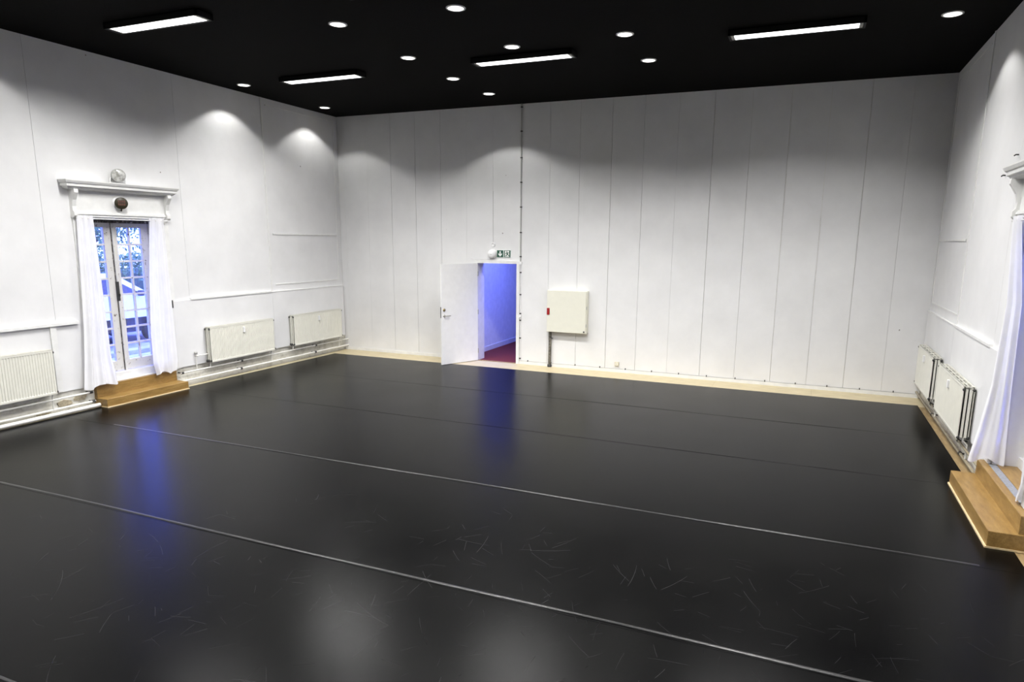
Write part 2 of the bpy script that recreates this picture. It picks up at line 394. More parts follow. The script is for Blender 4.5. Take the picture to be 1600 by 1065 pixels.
# corridor behind the door
sbox('floor_corridor', 'dark red carpet in the corridor beyond the door', 'red_carpet', (2.9, 6.5, .021, 6.4, -.12, .004))
sbox('wall_corridor_left', 'white corridor wall tinted blue by daylight', 'corridor_white', (2.86, 3.10, .30, 6.4, 0, 3.2))
sbox('wall_corridor_far', 'white far wall of the corridor', 'corridor_white', (2.86, 6.5, 6.2, 6.4, 0, 3.2))
sbox('wall_corridor_right', 'white right wall of the corridor', 'corridor_white', (6.1, 6.3, .30, 6.2, 0, 3.2))
sbox('ceiling_corridor', 'white ceiling of the corridor with a skylight opening', 'corridor_white', (2.86, 3.6, .30, 6.4, 3.2, 3.4), (5.6, 6.5, .30, 6.4, 3.2, 3.4), (3.6, 5.6, .30, .5, 3.2, 3.4), (3.6, 5.6, 2.1, 6.4, 3.2, 3.4))
sbox('baseboard_corridor', 'white skirting along the corridor wall', 'white_trim', (3.10, 3.118, .31, 6.2, .004, .11))

# ================================================================ door
d1 = struct('door_1', 'white flush door standing open into the hall', (3.49, -.03, 0))
q = MB(); q.box(DX0-.07, DX0, -.03, .30, 0, DH+.06); q.build('jamb', 'white_trim', d1)
q = MB(); q.box(DX1, DX1+.07, -.03, .30, 0, DH+.06); q.build('jamb', 'white_trim', d1)
q = MB(); q.box(DX0, DX1, -.03, .30, DH, DH+.06); q.build('head', 'white_trim', d1)
MB().box(DX0, DX1, -.02, .021, -.001, .012).build('threshold', 'floor_wood_side', d1)
dirv = Vector((-.43, -.885, 0)).normalized(); nrm = Vector((-dirv.y, dirv.x, 0))      # nrm points to the corridor-side face (towards +x)
leaf_ang = math.atan2(dirv.y, dirv.x)
leaf = MB().cbox(0, .93, -.02, .02, .012, DH-.005, .003).build('leaf', 'door_paint', None)
leaf.parent = d1; leaf.location = (-.02, 0, 0); leaf.rotation_euler = (0, 0, leaf_ang)
def lp(mb, name, mat): o = mb.build(name, mat); o.parent = leaf; return o
q = MB(); q.lathe([(0, .032), (.026, .032), (.026, .02)], (.865, 0, 1.02), (0, 1, 0)); q.tube([(.865, .02, 1.02), (.865, .065, 1.02), (.84, .075, 1.02), (.74, .075, 1.02)], .010); lp(q, 'handle', 'steel')
q = MB(); q.lathe([(0, .034), (.028, .034), (.030, .02)], (.865, 0, 1.14), (0, 1, 0)); q.lathe([(0, .045), (.012, .045), (.012, .03)], (.865, 0, 1.14), (0, 1, 0)); lp(q, 'lock_cylinder', 'brass')
q = MB(); q.box(.928, .934, -.012, .012, .98, 1.20); lp(q, 'lock_plate', 'dark_plug')
for z in (.22, 1.05, 1.85): lp(MB().tube([(-.004, .022, z-.05), (-.004, .022, z+.05)], .009, 8), 'hinge', 'steel')

# ================================================================ windows
def window(name, label, flip):
    X = (lambda x: W-x) if flip else (lambda x: x)
    yc = -5.365; D = .15 if flip else 0
    w = struct(name, label, (X(-.17), yc, SILL))
    def part(nm, mat, *bs, parent=None):
        q = MB()
        for x0, x1, y0, y1, z0, z1 in bs: q.box(X(x0-D*(x0 < -.05)), X(x1-D*(x0 < -.05)), y0, y1, z0, z1)
        return q.build(nm, mat, parent or w)
    y0, y1 = OP[0]+.012, OP[1]-.012
    part('frame', 'peeling_paint', (-.25, -.13, y0, y0+.05, .42, HEAD), (-.25, -.13, y1-.05, y1, .42, HEAD))
    part('frame_head', 'worn_shade_wood', (-.25, -.12, y0+.05, y1-.05, HEAD-.07, HEAD))
    part('dark_gap_strip', 'worn_shade_wood', (-.165, -.150, -5.437, -5.428, .44, HEAD-.06), (-.165, -.150, -5.392, -5.385, .44, HEAD-.06))  # dark strips painted in for the gap lines between the two leaves
    part('sill', 'white_trim', (-.26, -.09, y0, y1, SILL-.02, .43))
    part('sill_apron', 'white_trim', (-.09+.05*0, -.0201, y0, y1, SILL-.02, SILL+.002)) if not flip else None
    part('mullion', 'peeling_paint', (-.21, -.135, -5.425, -5.395, .43, HEAD-.05))
    for a, b_ in ((y0+.05, -5.43), (-5.39, y1-.05)):
        sw = .13 if a < -5.5 else .06
        ga, gb = a+.06, b_-(.12 if a < -5.5 else .12)
        lf = part('casement', 'peeling_paint', (-.21, -.16, a, ga, .44, HEAD-.055), (-.21, -.16, gb, b_, .44, HEAD-.055), (-.21, -.16, ga, gb, .44, .60), (-.21, -.16, ga, gb, 2.68, HEAD-.055))
        ym = (ga+gb)/2; dz = (2.68-.60)/8
        part('glazing_bar', 'peeling_paint', (-.2, -.165, ym-.014, ym+.014, .60, 2.68), parent=lf)
        for k in range(1, 8): part('glazing_bar', 'peeling_paint', (-.199, -.166, ga, gb, .60+k*dz-.014, .60+k*dz+.014), parent=lf)
        for k in range(8):
            for s0, s1 in ((ga, ym-.014), (ym+.014, gb)):
                part('pane', 'pane_glass', (-.187, -.183, s0-.004, s1+.004, .60+k*dz+.010, .60+(k+1)*dz-.010), parent=lf)
    part('catch', 'dark_plug', (-.16, -.13, -5.44, -5.40, 1.55, 1.85), (-.13, -.10, -5.425, -5.415, 1.62, 1.66))
    # casing, entablature, brackets, cornice
    yl, yr = -6.10, -4.56
    part('casing', 'white_trim', (0, .025, yl-.02, OP[0]+.01, .33, 2.83)); part('casing', 'white_trim', (0, .025, OP[1]-.01, yr+.02, .33, 2.83))
    part('frieze', 'white_trim', (0, .03, yl, yr, 2.90, 3.20))
    part('architrave', 'white_trim', (0, .045, yl-.02, yr+.02, 2.825, 2.90), (.045, .06, yl-.02, yr+.02, 2.86, 2.885))
    for yb in (yl-.03, yr-.03):
        pr = [(0, 3.21), (.13, 3.21), (.135, 3.16), (.11, 3.12), (.075, 3.06), (.055, 2.97), (.06, 2.92), (.085, 2.89), (.085, 2.84), (.06, 2.81), (0, 2.81)]
        q = MB(); pts = [(X(a), z) for a, z in pr]
        n = len(pts); vs = [(a, yb, z) for a, z in pts]+[(a, yb+.06, z) for a, z in pts]
        q.add(vs, [tuple(range(n)), tuple(range(n, 2*n))[::-1]]+[(i, (i+1) % n, n+(i+1) % n, n+i) for i in range(n)]); q.build('bracket', 'white_trim', w)
    q = MB(); rings = []
    for ex, z in ((.08, 3.20), (.12, 3.22), (.125, 3.235), (.15, 3.245), (.15, 3.28), (.165, 3.29), (.18, 3.32), (.18, 3.335), (.02, 3.345)):
        rings.append([(X(0), yl-ex*.9, z), (X(ex), yl-ex*.9, z), (X(ex), yr+ex*.9, z), (X(0), yr+ex*.9, z)])
    q.grid(rings, False); q.add(rings[0], [(0, 1, 2, 3)]); q.add(rings[-1], [(0, 1, 2, 3)]); q.build('cornice', 'white_trim', w)
    return w
window('window_1', 'tall peeling casement window with blue daylight between white curtains', False)
window('window_2', 'tall casement window above the larger wooden step', True)
for flip, lab in ((False, 'white curtain rail above the peeling casement window'), (True, 'white curtain rail above the larger wooden step')):
    X = (lambda x: W-x) if flip else (lambda x: x)
    r = thing('curtain_rail', lab, 'curtain rail', (X(.07), -5.33, 2.80))
    MB().tube([(X(.07), -6.08, 2.80), (X(.07), -4.58, 2.80)], .010).build('rod', 'white_trim', r)
    for y in (-6.07, -4.59): MB().tube([(X(.02), y, 2.80), (X(.07), y, 2.80)], .007, 8).build('rail_bracket', 'white_trim', r)

# ---------------------------------------------------------------- curtains
def curtain(name, label, path, nf, amp, seed, flip=False, hem=None, group=None):
    """path: list of (z, x_off_a, y_a, x_off_b, y_b): where the two edges hang at each height"""
    X = (lambda x: W-x) if flip else (lambda x: x)
    rnd = random.Random(seed); ph = [rnd.uniform(0, 6.28) for _ in range(4)]
    t = thing(name, label, 'curtain', (X(path[-1][1]), path[-1][2], path[-1][0]))
    nu, nv = 90, 60; rows = []
    def lerp_path(v):
        f = v*(len(path)-1); i = min(int(f), len(path)-2); g = f-i; g2 = g
        return [a+(b_-a)*g2 for a, b_ in zip(path[i], path[i+1])]
    for j in range(nv+1):
        v = j/nv; z, xa, ya, xb, yb = lerp_path(v); row = []
        dx, dy = xb-xa, yb-ya; L = math.hypot(dx, dy); nx, ny = -dy/L, dx/L
        a = amp*(.55+.6*v)
        for i in range(nu+1):
            u = i/nu
            o = a*(math.sin(2*PI*nf*u+ph[0]+.9*math.sin(2.2*v+ph[1])) + .45*math.sin(2*PI*nf*1.9*u+ph[2]+1.4*v))
            zz = z + (.012*math.sin(9*u+ph[3]) if j == nv else 0) + (.02*math.sin(7*u+ph[1]) if v > .97 else 0)
            row.append((X(xa+dx*u+nx*o), ya+dy*u+ny*o, zz))
        rows.append(row)
    MB().grid(rows).build('cloth', 'curtain_cloth', t, fix=False)
    # gathered heading: little upright tuft strip above the rod
    MB().grid([[(x, y, z+.045) for x, y, z in rows[0]], [(x, y, z+.02) for x, y, z in rows[0]], [tuple(q) for q in rows[0]]]).build('heading', 'curtain_cloth', t, fix=False)
    return t
curtain('curtain', 'wide white curtain whose hem spreads beside the peeling window', [(2.80, .085, -6.10, .085, -5.85), (1.93, .09, -6.14, .09, -5.83), (1.2, .10, -6.19, .11, -5.83), (.75, .11, -6.24, .13, -5.83), (.325, .12, -6.30, .17, -5.79)], 3, .018, 3)
curtain('curtain', 'narrow white curtain hanging to the brown step beside the peeling window', [(2.80, .085, -4.92, .085, -4.68), (1.9, .09, -5.02, .09, -4.68), (1.0, .11, -5.10, .10, -4.68), (.5, .13, -5.12, .11, -4.68), (.325, .13, -5.08, .10, -4.70)], 2.4, .018, 8)
curtain('curtain', 'white curtain pulled slanting over the larger wooden step', [(2.80, .085, -4.66, .085, -4.94), (2.0, .055, -4.72, -.02, -4.92), (1.15, .085, -4.73, -.06, -4.86), (.7, .14, -4.73, -.09, -4.82), (.36, .205, -4.76, -.11, -4.80)], 1.8, .016, 21, True)
curtain('curtain', 'white curtain end lying on the near end of the larger wooden step', [(2.80, .085, -6.12, .085, -6.00), (1.8, .085, -6.12, .085, -6.00), (1.0, .085, -6.14, .06, -6.00), (.55, .08, -6.12, -.05, -5.92), (.36, .06, -5.98, -.16, -5.50)], 2.2, .018, 33, True)

# ================================================================ wooden steps
def step(label, flip, y0, y1, d, h, ris, top, back):
    X = (lambda x: W-x) if flip else (lambda x: x)
    t = thing('wooden_step', label, 'step', (X(d), (y0+y1)/2, 0))
    MB().cbox(X(0.01), X(d), y0, y1, .02, h, .004).build('lower_step', 'step_wood', t)
    MB().cbox(X(ris), X(back), y0+.02, y1-.02, .02, top, .004).build('upper_step', 'step_wood', t)
    MB().box(X(.01), X(d+.012), y0-.005, y1+.005, .0065, .022).build('base_strip', 'step_edge', t)
    return t
step('small brown two-tier wooden step below the peeling window', False, -6.09, -4.63, .28, .135, .045, .315, -.018)
step('larger golden two-tier wooden step below the slanting curtain', True, -6.27, -4.58, .305, .16, .085, .325, .012)
sb = MB().box(W+.061, W+.245, OP[0]+.012, OP[1]-.012, .30, .326).build('sill_board', 'step_wood'); tag(sb, 'wooden sill board behind the blue-grey strip at the larger step', 'sill board')
sl = MB().box(W-.011, W+.06, OP[0]+.012, OP[1]-.012, .30, .322).build('sill_strip', 'sill_grey'); tag(sl, 'blue-grey strip set in the sill behind the larger step', 'sill strip')

# ================================================================ radiators
def radiator(label, flip, yA, L, pitch, meter=.5, group=None):
    t = thing('radiator', label, 'radiator', (W if flip else 0, yA, 0)); t['_local'] = 1
    if flip: t.rotation_euler = (0, 0, PI); t.location.y = yA+L
    z0, z1 = .345, .975
    def panel(nm, xf, sgn):
        n = int(L/pitch); ys = []; offs = []
        ys += [0.0, .02]; offs += [0, 0]
        for k in range(n):
            a = .02+(L-.04)*k/n; w = (L-.04)/n
            ys += [a+w*.12, a+w*.26, a+w*.74, a+w*.88]; offs += [0, -.007, -.007, 0]
        ys += [L-.02, L]; offs += [0, 0]
        rows = []
        for z, k in ((z0, 0), (z0+.028, 0), (z0+.036, 1), (z1-.03, 1), (z1-.022, 0), (z1, 0)):
            rows.append([(xf+sgn*o*k, y, z) for y, o in zip(ys, offs)])
        q = MB(); q.grid(rows, False)
        b_ = xf-sgn*.016; q.box(min(b_, xf-sgn*.008), max(b_, xf-sgn*.008), 0, L, z0, z1)
        q.box(min(b_, xf), max(b_, xf), 0, .002, z0, z1); q.box(min(b_, xf), max(b_, xf), L-.002, L, z0, z1)
        q.box(min(b_, xf), max(b_, xf), 0, L, z1-.002, z1); q.box(min(b_, xf), max(b_, xf), 0, L, z0, z0+.002)
        return q.build(nm, 'radiator_enamel', t)
    panel('front_panel', .165, 1); panel('back_panel', .05, -1)
    for y in (.002, L-.010):
        for xa, xb in ((.072, .100), (.114, .138)): MB().box(xa, xb, y, y+.008, z0+.03, z1-.03).build('end_column', 'radiator_enamel', t)
    q = MB(); n = int(L/.09)
    for k in range(n): q.box(.070, .145, .05+(L-.1)*k/n, .053+(L-.1)*k/n, z0+.03, z1-.02)
    q.box(.106, .109, .03, L-.03, z0+.02, z1-.02); q.build('convector_fins', 'radiator_cavity', t)
    q = MB(); q.box(.066, .072, .0, L, z1-.012, z1+.004); q.box(.143, .149, 0, L, z1-.012, z1+.004); q.box(.105, .111, 0, L, z1-.012, z1+.004)
    n = int(L/.22)
    for k in range(n+1): q.box(.066, .149, max(0, L*k/n-.012), min(L, L*k/n+.012), z1-.01, z1+.003)
    q.build('top_grille', 'radiator_enamel', t)
    for y in (-.001, L+.001):
        s = -1 if y < 0 else 1
        for x in (.058, .157):
            for z in (z0+.03, z1-.035): MB().lathe([(0, .012), (.016, .012), (.018, 0)], (x, y, z), (0, s, 0), 10).build('plug', 'dark_plug', t)
    m_ = MB(); m_.cbox(.160, .19, L*meter-.02, L*meter+.02, .80, .90, .004); mt = m_.build('heat_meter', 'plastic_white', t)
    MB().box(.165, .188, L*meter-.015, L*meter+.015, .776, .80).build('meter_foot', 'dark_plug', mt)
    ye = .03
    for y in (.03, L-.03): MB().tube([(.10, y, z0+.03), (.10, y, z0-.01), ((.075 if y < 1 else .05) if flip else .085, y, .29), ((.075 if y < 1 else .05) if flip else .085, y, .25 if y < 1 else .10)], .011, 8).build('feed_pipe', 'pipe_white', t)
    q = MB(); q.lathe([(0, .0), (.02, 0), (.022, .045), (.014, .05), (.014, .07)], (.10, -.05, z0+.03), (0, 1, 0), 12); q.tube([(.1, -.02, z0+.03), (.1, .03, z0+.03)], .012, 8); q.build('valve', 'dark_plug', t)
    for y in (.25, L-.25): MB().box(.029, .052, y-.02, y+.02, z0+.05, z1-.06).build('wall_bracket', 'radiator_enamel', t)
    return t
radiator('ribbed cream radiator under the ledge with the thick floor pipe', False, -8.30, 1.58, .036)
radiator('cream radiator next to the small brown step', False, -4.00, 1.56, .034)
radiator('cream radiator in the corner between the small-step radiator and the back wall', False, -1.87, 1.56, .034)
radiator('cream radiator in the corner behind the radiator next to the slanting curtain', True, -1.86, 1.36, .034)
radiator('cream radiator right next to the slanting white curtain', True, -3.95, 1.60, .034)

# heating pipes along the skirting
def hpipe(label, pts, r, mat, clips, flip, group=None):
    X = (lambda x: W-x) if flip else (lambda x: x)
    t = thing('heating_pipe', label, 'pipe', (X(pts[0][0]), pts[0][1], pts[0][2]))
    MB().tube([(X(x), y, z) for x, y, z in pts], r, 12).build('pipe', mat, t)
    for y in clips:
        x, z = pts[0][0], pts[0][2]
        q = MB(); q.tube([(X(x), y-.022, z), (X(x), y+.022, z)], r+.006, 12); q.box(X(-.018), X(x), y-.008, y+.008, z-.008, z+.008); q.build('pipe_clip', 'dark_plug', t)
    return t
hpipe('upper white heating pipe under the two radiators between small step and back wall', [(.085, -4.60, .25), (.085, -.0, .25)], .014, 'pipe_white', (-4.57, -3.24, -1.13), False)
hpipe('lower white heating pipe under the two radiators between small step and back wall', [(.085, -4.62, .105), (.085, -.0, .105)], .019, 'pipe_white', (-3.27, -1.16), False)
hpipe('upper white heating pipe below the ribbed radiator', [(.085, -10.5, .25), (.085, -6.16, .25)], .014, 'pipe_white', (-6.19, -8.5), False)
hpipe('thin lower white heating pipe below the ribbed radiator', [(.075, -10.5, .105), (.075, -6.13, .105)], .017, 'pipe_white', (-6.16, -8.5), False)
hpipe('thick white pipe lying on the floor below the ribbed radiator', [(.125, -10.5, .044), (.125, -6.10, .044)], .030, 'pipe_white', (-8.8,), False)
hpipe('upper pipe below the radiators beside the slanting curtain', [(.075, -.01, .25), (.075, -4.62, .25)], .015, 'pipe_brown', (-1.6, -3.6), True)
hpipe('lower pipe below the radiators beside the slanting curtain', [(.05, -.01, .105), (.05, -4.57, .105)], .018, 'pipe_brown', (-1.65, -3.65), True)
t = thing('pipe_stub', 'short capped pipe stub on the wall beside the small-step radiator', 'pipe', (.0, -4.22, .52))
MB().tube([(.0, -4.24, .50), (.07, -4.24, .50), (.085, -4.22, .50), (.085, -3.98, .50)], .010, 8).build('pipe', 'pipe_white', t)
MB().lathe([(0, .02), (.026, .02), (.026, -.02), (0, -.02)], (.06, -4.24, .55), (0, 0, 1), 10).build('valve_knob', 'conduit_grey', t)
MB().tube([(.06, -4.24, .24), (.06, -4.24, .56)], .007, 8).build('riser', 'pipe_white', t)

# ================================================================ dance mats
ys = [-.64, -2.65, -4.617, -6.711, -8.715, -10.72, -12.72]
labs = ['black vinyl dance mat strip lying along the back wall by the open door', 'second black vinyl dance mat strip from the back wall', 'third black vinyl dance mat strip from the back wall, between the wooden steps',
        'scratched fourth black vinyl dance mat strip from the back wall', 'fifth black vinyl dance mat strip from the back wall, beyond the bold seam', 'sixth black vinyl dance mat strip from the back wall']
for i, (a, b_) in enumerate(zip(ys, ys[1:])):
    t = thing('dance_mat', labs[i], 'dance mat', (6, b_, 0), 'dance mat strips on the floor')
    xl = lambda y: .20-.012*min(6.5, -y)
    MB().prism([(xl(b_), b_+.002), (W-.10, b_+.002), (W-.10, a-.002), (xl(a), a-.002)], 'z', .0005, .006).build('mat', 'black_vinyl', t)
    if i == len(labs)-1: continue
    # curled edge and tape along the join
    hgt = [.0022, .0025, .007, .010, .005][i]; wd = [.012, .012, .013, .016, .014][i]
    x0, x1 = [(.6, 11.5), (.5, 11.5), (1.2, 11.35), (.9, 11.5), (.6, 11.5)][i]
    rows = []; rnd = random.Random(i); p1, p2 = rnd.uniform(0, 6), rnd.uniform(0, 6); n = 120
    for k in range(n+1):
        x = x0+(x1-x0)*k/n; e = min(1, k/14, (n-k)/14); hh = hgt*e*(.8+.2*math.sin(x*2.1+p1))*(.35+.65*min(1, max(0, (x-2.2)/2.5))); yo = b_+.032+.006*math.sin(x*1.3+p2)
        rows.append([(x, yo+wd*math.cos(PI*s/6), .0055+.0005+hh*math.sin(PI*s/6)) for s in range(7)])
    MB().grid(rows).build('curled_seam', 'seam_edge' if i > 1 else 'black_vinyl', t)

# ================================================================ ceiling lamps
def tube_lamp(label, x0, yc, L=1.50):
    t = thing('fluorescent_lamp', label, 'ceiling lamp', (x0+L/2, yc, H-.075), 'fluorescent lamps on the ceiling')
    z = H-.075
    q = MB(); q.box(x0-.03, x0+L+.03, yc-.125, yc+.125, H-.012, H); q.box(x0-.03, x0+L+.03, yc-.125, yc-.105, z, H); q.box(x0-.03, x0+L+.03, yc+.105, yc+.125, z, H)
    q.box(x0-.03, x0-.005, yc-.125, yc+.125, z, H); q.box(x0+L+.005, x0+L+.03, yc-.125, yc+.125, z, H); q.build('housing', 'black_metal', t)
    MB().box(x0+.04, x0+L-.04, yc-.103, yc+.103, z+.006, z+.02).build('diffuser', 'tube_glow', t)
    for a in (x0, x0+L-.04): MB().box(a, a+.04, yc-.103, yc+.103, z+.004, z+.022).build('end_plate', 'steel', t)
    l = bpy.data.lights.new('tube_light', 'AREA'); l.shape = 'RECTANGLE'; l.size = L; l.size_y = .2; l.energy = TUBE_W; l.spread = math.radians(TUBE_SPREAD); l.color = (1, .985, .97)
    o = bpy.data.objects.new('tube_light', l); C.objects.link(o); o.location = (0, 0, -.002); o.parent = t
    return t
tube_lamp('fluorescent lamp in a black housing above the peeling window', 1.53, -6.33)
tube_lamp('fluorescent lamp in a black housing between the peeling window and the back wall corner', 1.53, -3.28)
tube_lamp('fluorescent lamp in a black housing in front of the open door', 5.08, -3.25)
tube_lamp('fluorescent lamp in a black housing towards the slanting curtain', 8.73, -3.34)
for lab, x, y in (('fluorescent lamp in a black housing in the middle lamp row', 5.08, -6.33), ('fluorescent lamp in a black housing above the larger step side', 8.73, -6.33),
                  ('fluorescent lamp in a black housing over the sixth mat strip', 1.53, -9.4), ('fluorescent lamp in a black housing over the fifth mat strip', 5.08, -9.4), ('fluorescent lamp in a black housing at the rear', 8.73, -9.4)):
    tube_lamp(lab, x, y)
def downlight(label, x, y, watt, size=114, blend=.25):
    t = thing('downlight', label, 'downlight', (x, y, H), 'round downlights in the ceiling')
    MB().lathe([(.115, -.001), (.115, .006), (.092, .010), (.092, -.001)], (x, y, H), (0, 0, -1), 28).build('trim_ring', 'plastic_white', t)
    MB().lathe([(0, .007), (.06, .0072), (.093, .006)], (x, y, H), (0, 0, -1), 28).build('lamp_disc', 'lamp_glow', t)
    l = bpy.data.lights.new('spot', 'SPOT'); l.energy = watt; l.spot_size = math.radians(size); l.spot_blend = blend; l.shadow_soft_size = .04; l.color = (1, .985, .96)
    o = bpy.data.objects.new('spot', l); C.objects.link(o); o.location = (0, 0, -.06); o.parent = t
    return t
for x, y, lab in ((5.89, -5.38, 'round downlight in the centre column, first in front of the middle fluorescent lamp row'), (4.23, -5.37, 'round downlight level with the peeling window, in the door column'),
                  (7.45, -3.73, 'round downlight of the third column just behind the middle fluorescent lamp'), (5.86, -3.71, 'round downlight right beside the fluorescent lamp in front of the door'),
                  (4.20, -3.71, 'second round downlight of the door column from the peeling window row'), (7.46, -2.37, 'round downlight of the third column nearest the back wall'),
                  (4.19, -2.33, 'round downlight second from the back wall in the door column'), (4.24, -1.07, 'round downlight closest to the back wall, above the open door')):
    downlight(lab, x, y, DOWN_W)
downlight('round downlight close to the wall of the peeling window, washing the board beside it', .50, -3.16, WASH_W)
downlight('round downlight in the corner, washing the corner panel', .49, -.99, WASH_W)
downlight('round downlight close to the wall of the slanting curtain', 11.16, -3.18, WASH_W)
downlight('round downlight above the ribbed radiator', .50, -7.45, WASH_W)

# ================================================================ things on the back wall
# exit sign
t = thing('exit_sign', 'green exit sign with white down arrow and running figure above the door', 'sign', (4.07, -.004, 2.27))
MB().cbox(3.905, 4.235, -.012, 0, 2.19, 2.35, .002).build('plate', 'sign_white', t)
MB().box(3.917, 4.063, -.0135, -.011, 2.20, 2.34).build('arrow_field', 'sign_green', t); MB().box(4.077, 4.223, -.0135, -.011, 2.20, 2.34).build('figure_field', 'sign_green', t)
q = MB(); yy = (-.0150, -.0128)
cx = 3.99
q.prism([(cx-.012, 2.32), (cx+.012, 2.32), (cx+.012, 2.255), (cx+.04, 2.283), (cx+.04, 2.252), (cx, 2.212), (cx-.04, 2.252), (cx-.04, 2.283), (cx-.012, 2.255)], 'y', *yy); q.build('arrow', 'sign_white', t)
q = MB(); q.prism([(4.10, 2.21), (4.10, 2.33), (4.195, 2.33), (4.195, 2.21)], 'y', *yy); q.build('doorway_mark', 'sign_white', t)
q = MB(); yy = (-.0165, -.0142)
q.lathe([(0, 0), (.011, 0), (.011, .002), (0, .002)], (4.142, -.0162, 2.314), (0, 1, 0), 12)
for a, b_, w_ in (((4.147, 2.300), (4.153, 2.262), .013), ((4.150, 2.294), (4.178, 2.284), .006), ((4.178, 2.284), (4.192, 2.296), .006), ((4.147, 2.294), (4.124, 2.282), .006), ((4.124, 2.282), (4.114, 2.266), .006),
              ((4.152, 2.264), (4.176, 2.246), .008), ((4.176, 2.246), (4.190, 2.222), .007), ((4.150, 2.264), (4.138, 2.238), .008), ((4.138, 2.238), (4.112, 2.226), .007)):
    dx, dz = b_[0]-a[0], b_[1]-a[1]; L = math.hypot(dx, dz); nx, nz = -dz/L*w_, dx/L*w_
    q.prism([(a[0]+nx, a[1]+nz), (b_[0]+nx, b_[1]+nz), (b_[0]-nx, b_[1]-nz), (a[0]-nx, a[1]-nz)], 'y', *yy)
q.build('running_figure', 'sign_green', t)
t = thing('alarm_sounder', 'round white alarm sounder next to the exit sign', 'alarm', (3.815, 0, 2.26))
MB().lathe([(.092, 0), (.096, .03), (.088, .06), (.06, .082), (.02, .09), (0, .09)], (3.815, 0, 2.26), (0, -1, 0), 28).build('dome', 'plastic_white', t)
MB().lathe([(.022, .087), (.02, .096), (0, .096)], (3.815, 0, 2.27), (0, -1, 0), 14).build('button', 'sign_white', t)
MB().tube([(3.79, -.01, 2.17), (3.70, -.008, 2.155), (3.60, -.008, 2.155), (3.47, -.008, 2.135), (3.32, -.008, 2.16)], .006, 6).build('cable', 'plastic_white', t)
t = thing('detector', 'small white round detector above the alarm sounder', 'detector', (3.825, 0, 2.45))
MB().lathe([(.045, 0), (.047, .018), (.036, .026), (.034, .02), (.0, .02)], (3.825, 0, 2.45), (0, -1, 0), 20).build('case', 'plastic_white', t)
MB().tube([(3.825, -.004, 2.49), (3.825, -.004, 3.52)], .0035, 6).build('wire', 'conduit_grey', t)
# conduit
t = thing('cable_conduit', 'thin grey vertical conduit with clips running up the back wall beside the door', 'conduit', (4.445, -.012, 0))
MB().tube([(4.452, -.014, .07), (4.452, -.014, 2.06)], .010, 8).build('lower_run', 'plastic_white', t); MB().tube([(4.445, -.014, 2.1), (4.445, -.014, H)], .013, 8).build('upper_run', 'conduit_grey', t)
MB().cbox(4.425, 4.478, -.03, 0, 2.06, 2.12, .004).build('junction_box', 'plastic_white', t); MB().cbox(4.43, 4.475, -.03, 0, .98, 1.03, .004).build('junction_box', 'plastic_white', t)
for z in (.12, .55, .92, 1.06, 1.45, 1.9, 2.22, 2.7, 3.2, 3.68, 4.15, 4.65, 5.1): MB().box(4.43, 4.467, -.029, 0, z-.012, z+.012).build('clip', 'dark_plug', t)
# skirting cable
t = thing('skirting_cable', 'thin cable clipped along the top of the white skirting', 'cable', (8, -.01, .066))
MB().tube([(4.47, -.012, .068), (W-.03, -.012, .068)], .0045, 6).build('cable', 'conduit_grey', t)
for k in range(14): MB().box(4.62+k*.52, 4.635+k*.52, -.02, 0, .062, .092).build('clip', 'dark_plug', t)
# hose cabinet
t = thing('wall_cabinet', 'square cream metal cabinet with red catch on the back wall', 'cabinet', (5.50, -.06, .73))
MB().cbox(5.09, 5.92, -.115, 0, .735, 1.575, .006).build('body', 'cream_enamel', t)
d = MB().cbox(5.085, 5.905, -.138, -.117, .74, 1.575, .005).build('door', 'cream_enamel', t)
q = MB(); q.cbox(5.088, 5.145, -.152, -.137, 1.085, 1.22, .004); q.build('catch', 'red_plastic', d)
MB().lathe([(.017, 0), (.017, .008), (0, .008)], (5.872, -.137, .775), (0, -1, 0), 12).build('lock', 'dark_plug', d)
for z in (.9, 1.25): MB().tube([(5.912, -.127, z-.03), (5.912, -.127, z+.03)], .008, 8).build('hinge', 'conduit_grey', d)
t = thing('water_pipe', 'rough dark vertical pipe below the cream cabinet', 'pipe', (5.125, -.04, 0))
MB().tube([(5.125, -.04, .0), (5.125, -.04, .2), (5.127, -.04, .45), (5.125, -.04, .74)], .030, 12).build('pipe', 'rusty_pipe', t)
MB().lathe([(.045, 0), (.045, .05), (.03, .055)], (5.125, -.04, .0), (0, 0, 1), 14).build('floor_collar', 'dark_plug', t)
MB().tube([(5.125, -.06, .60), (5.20, -.07, .60)], .008, 8).build('tap_lever', 'dark_plug', t)
t = thing('wall_outlet', 'small beige outlet low on the back wall', 'outlet', (6.53, -.01, .12))
MB().cbox(6.49, 6.575, -.028, 0, .125, .21, .004).build('cover', 'outlet_beige', t); MB().lathe([(.024, 0), (.024, .003), (.018, .004), (.018, -.004), (0, -.004)], (6.533, -.028, .167), (0, -1, 0), 16).build('socket', 'plastic_white', t)

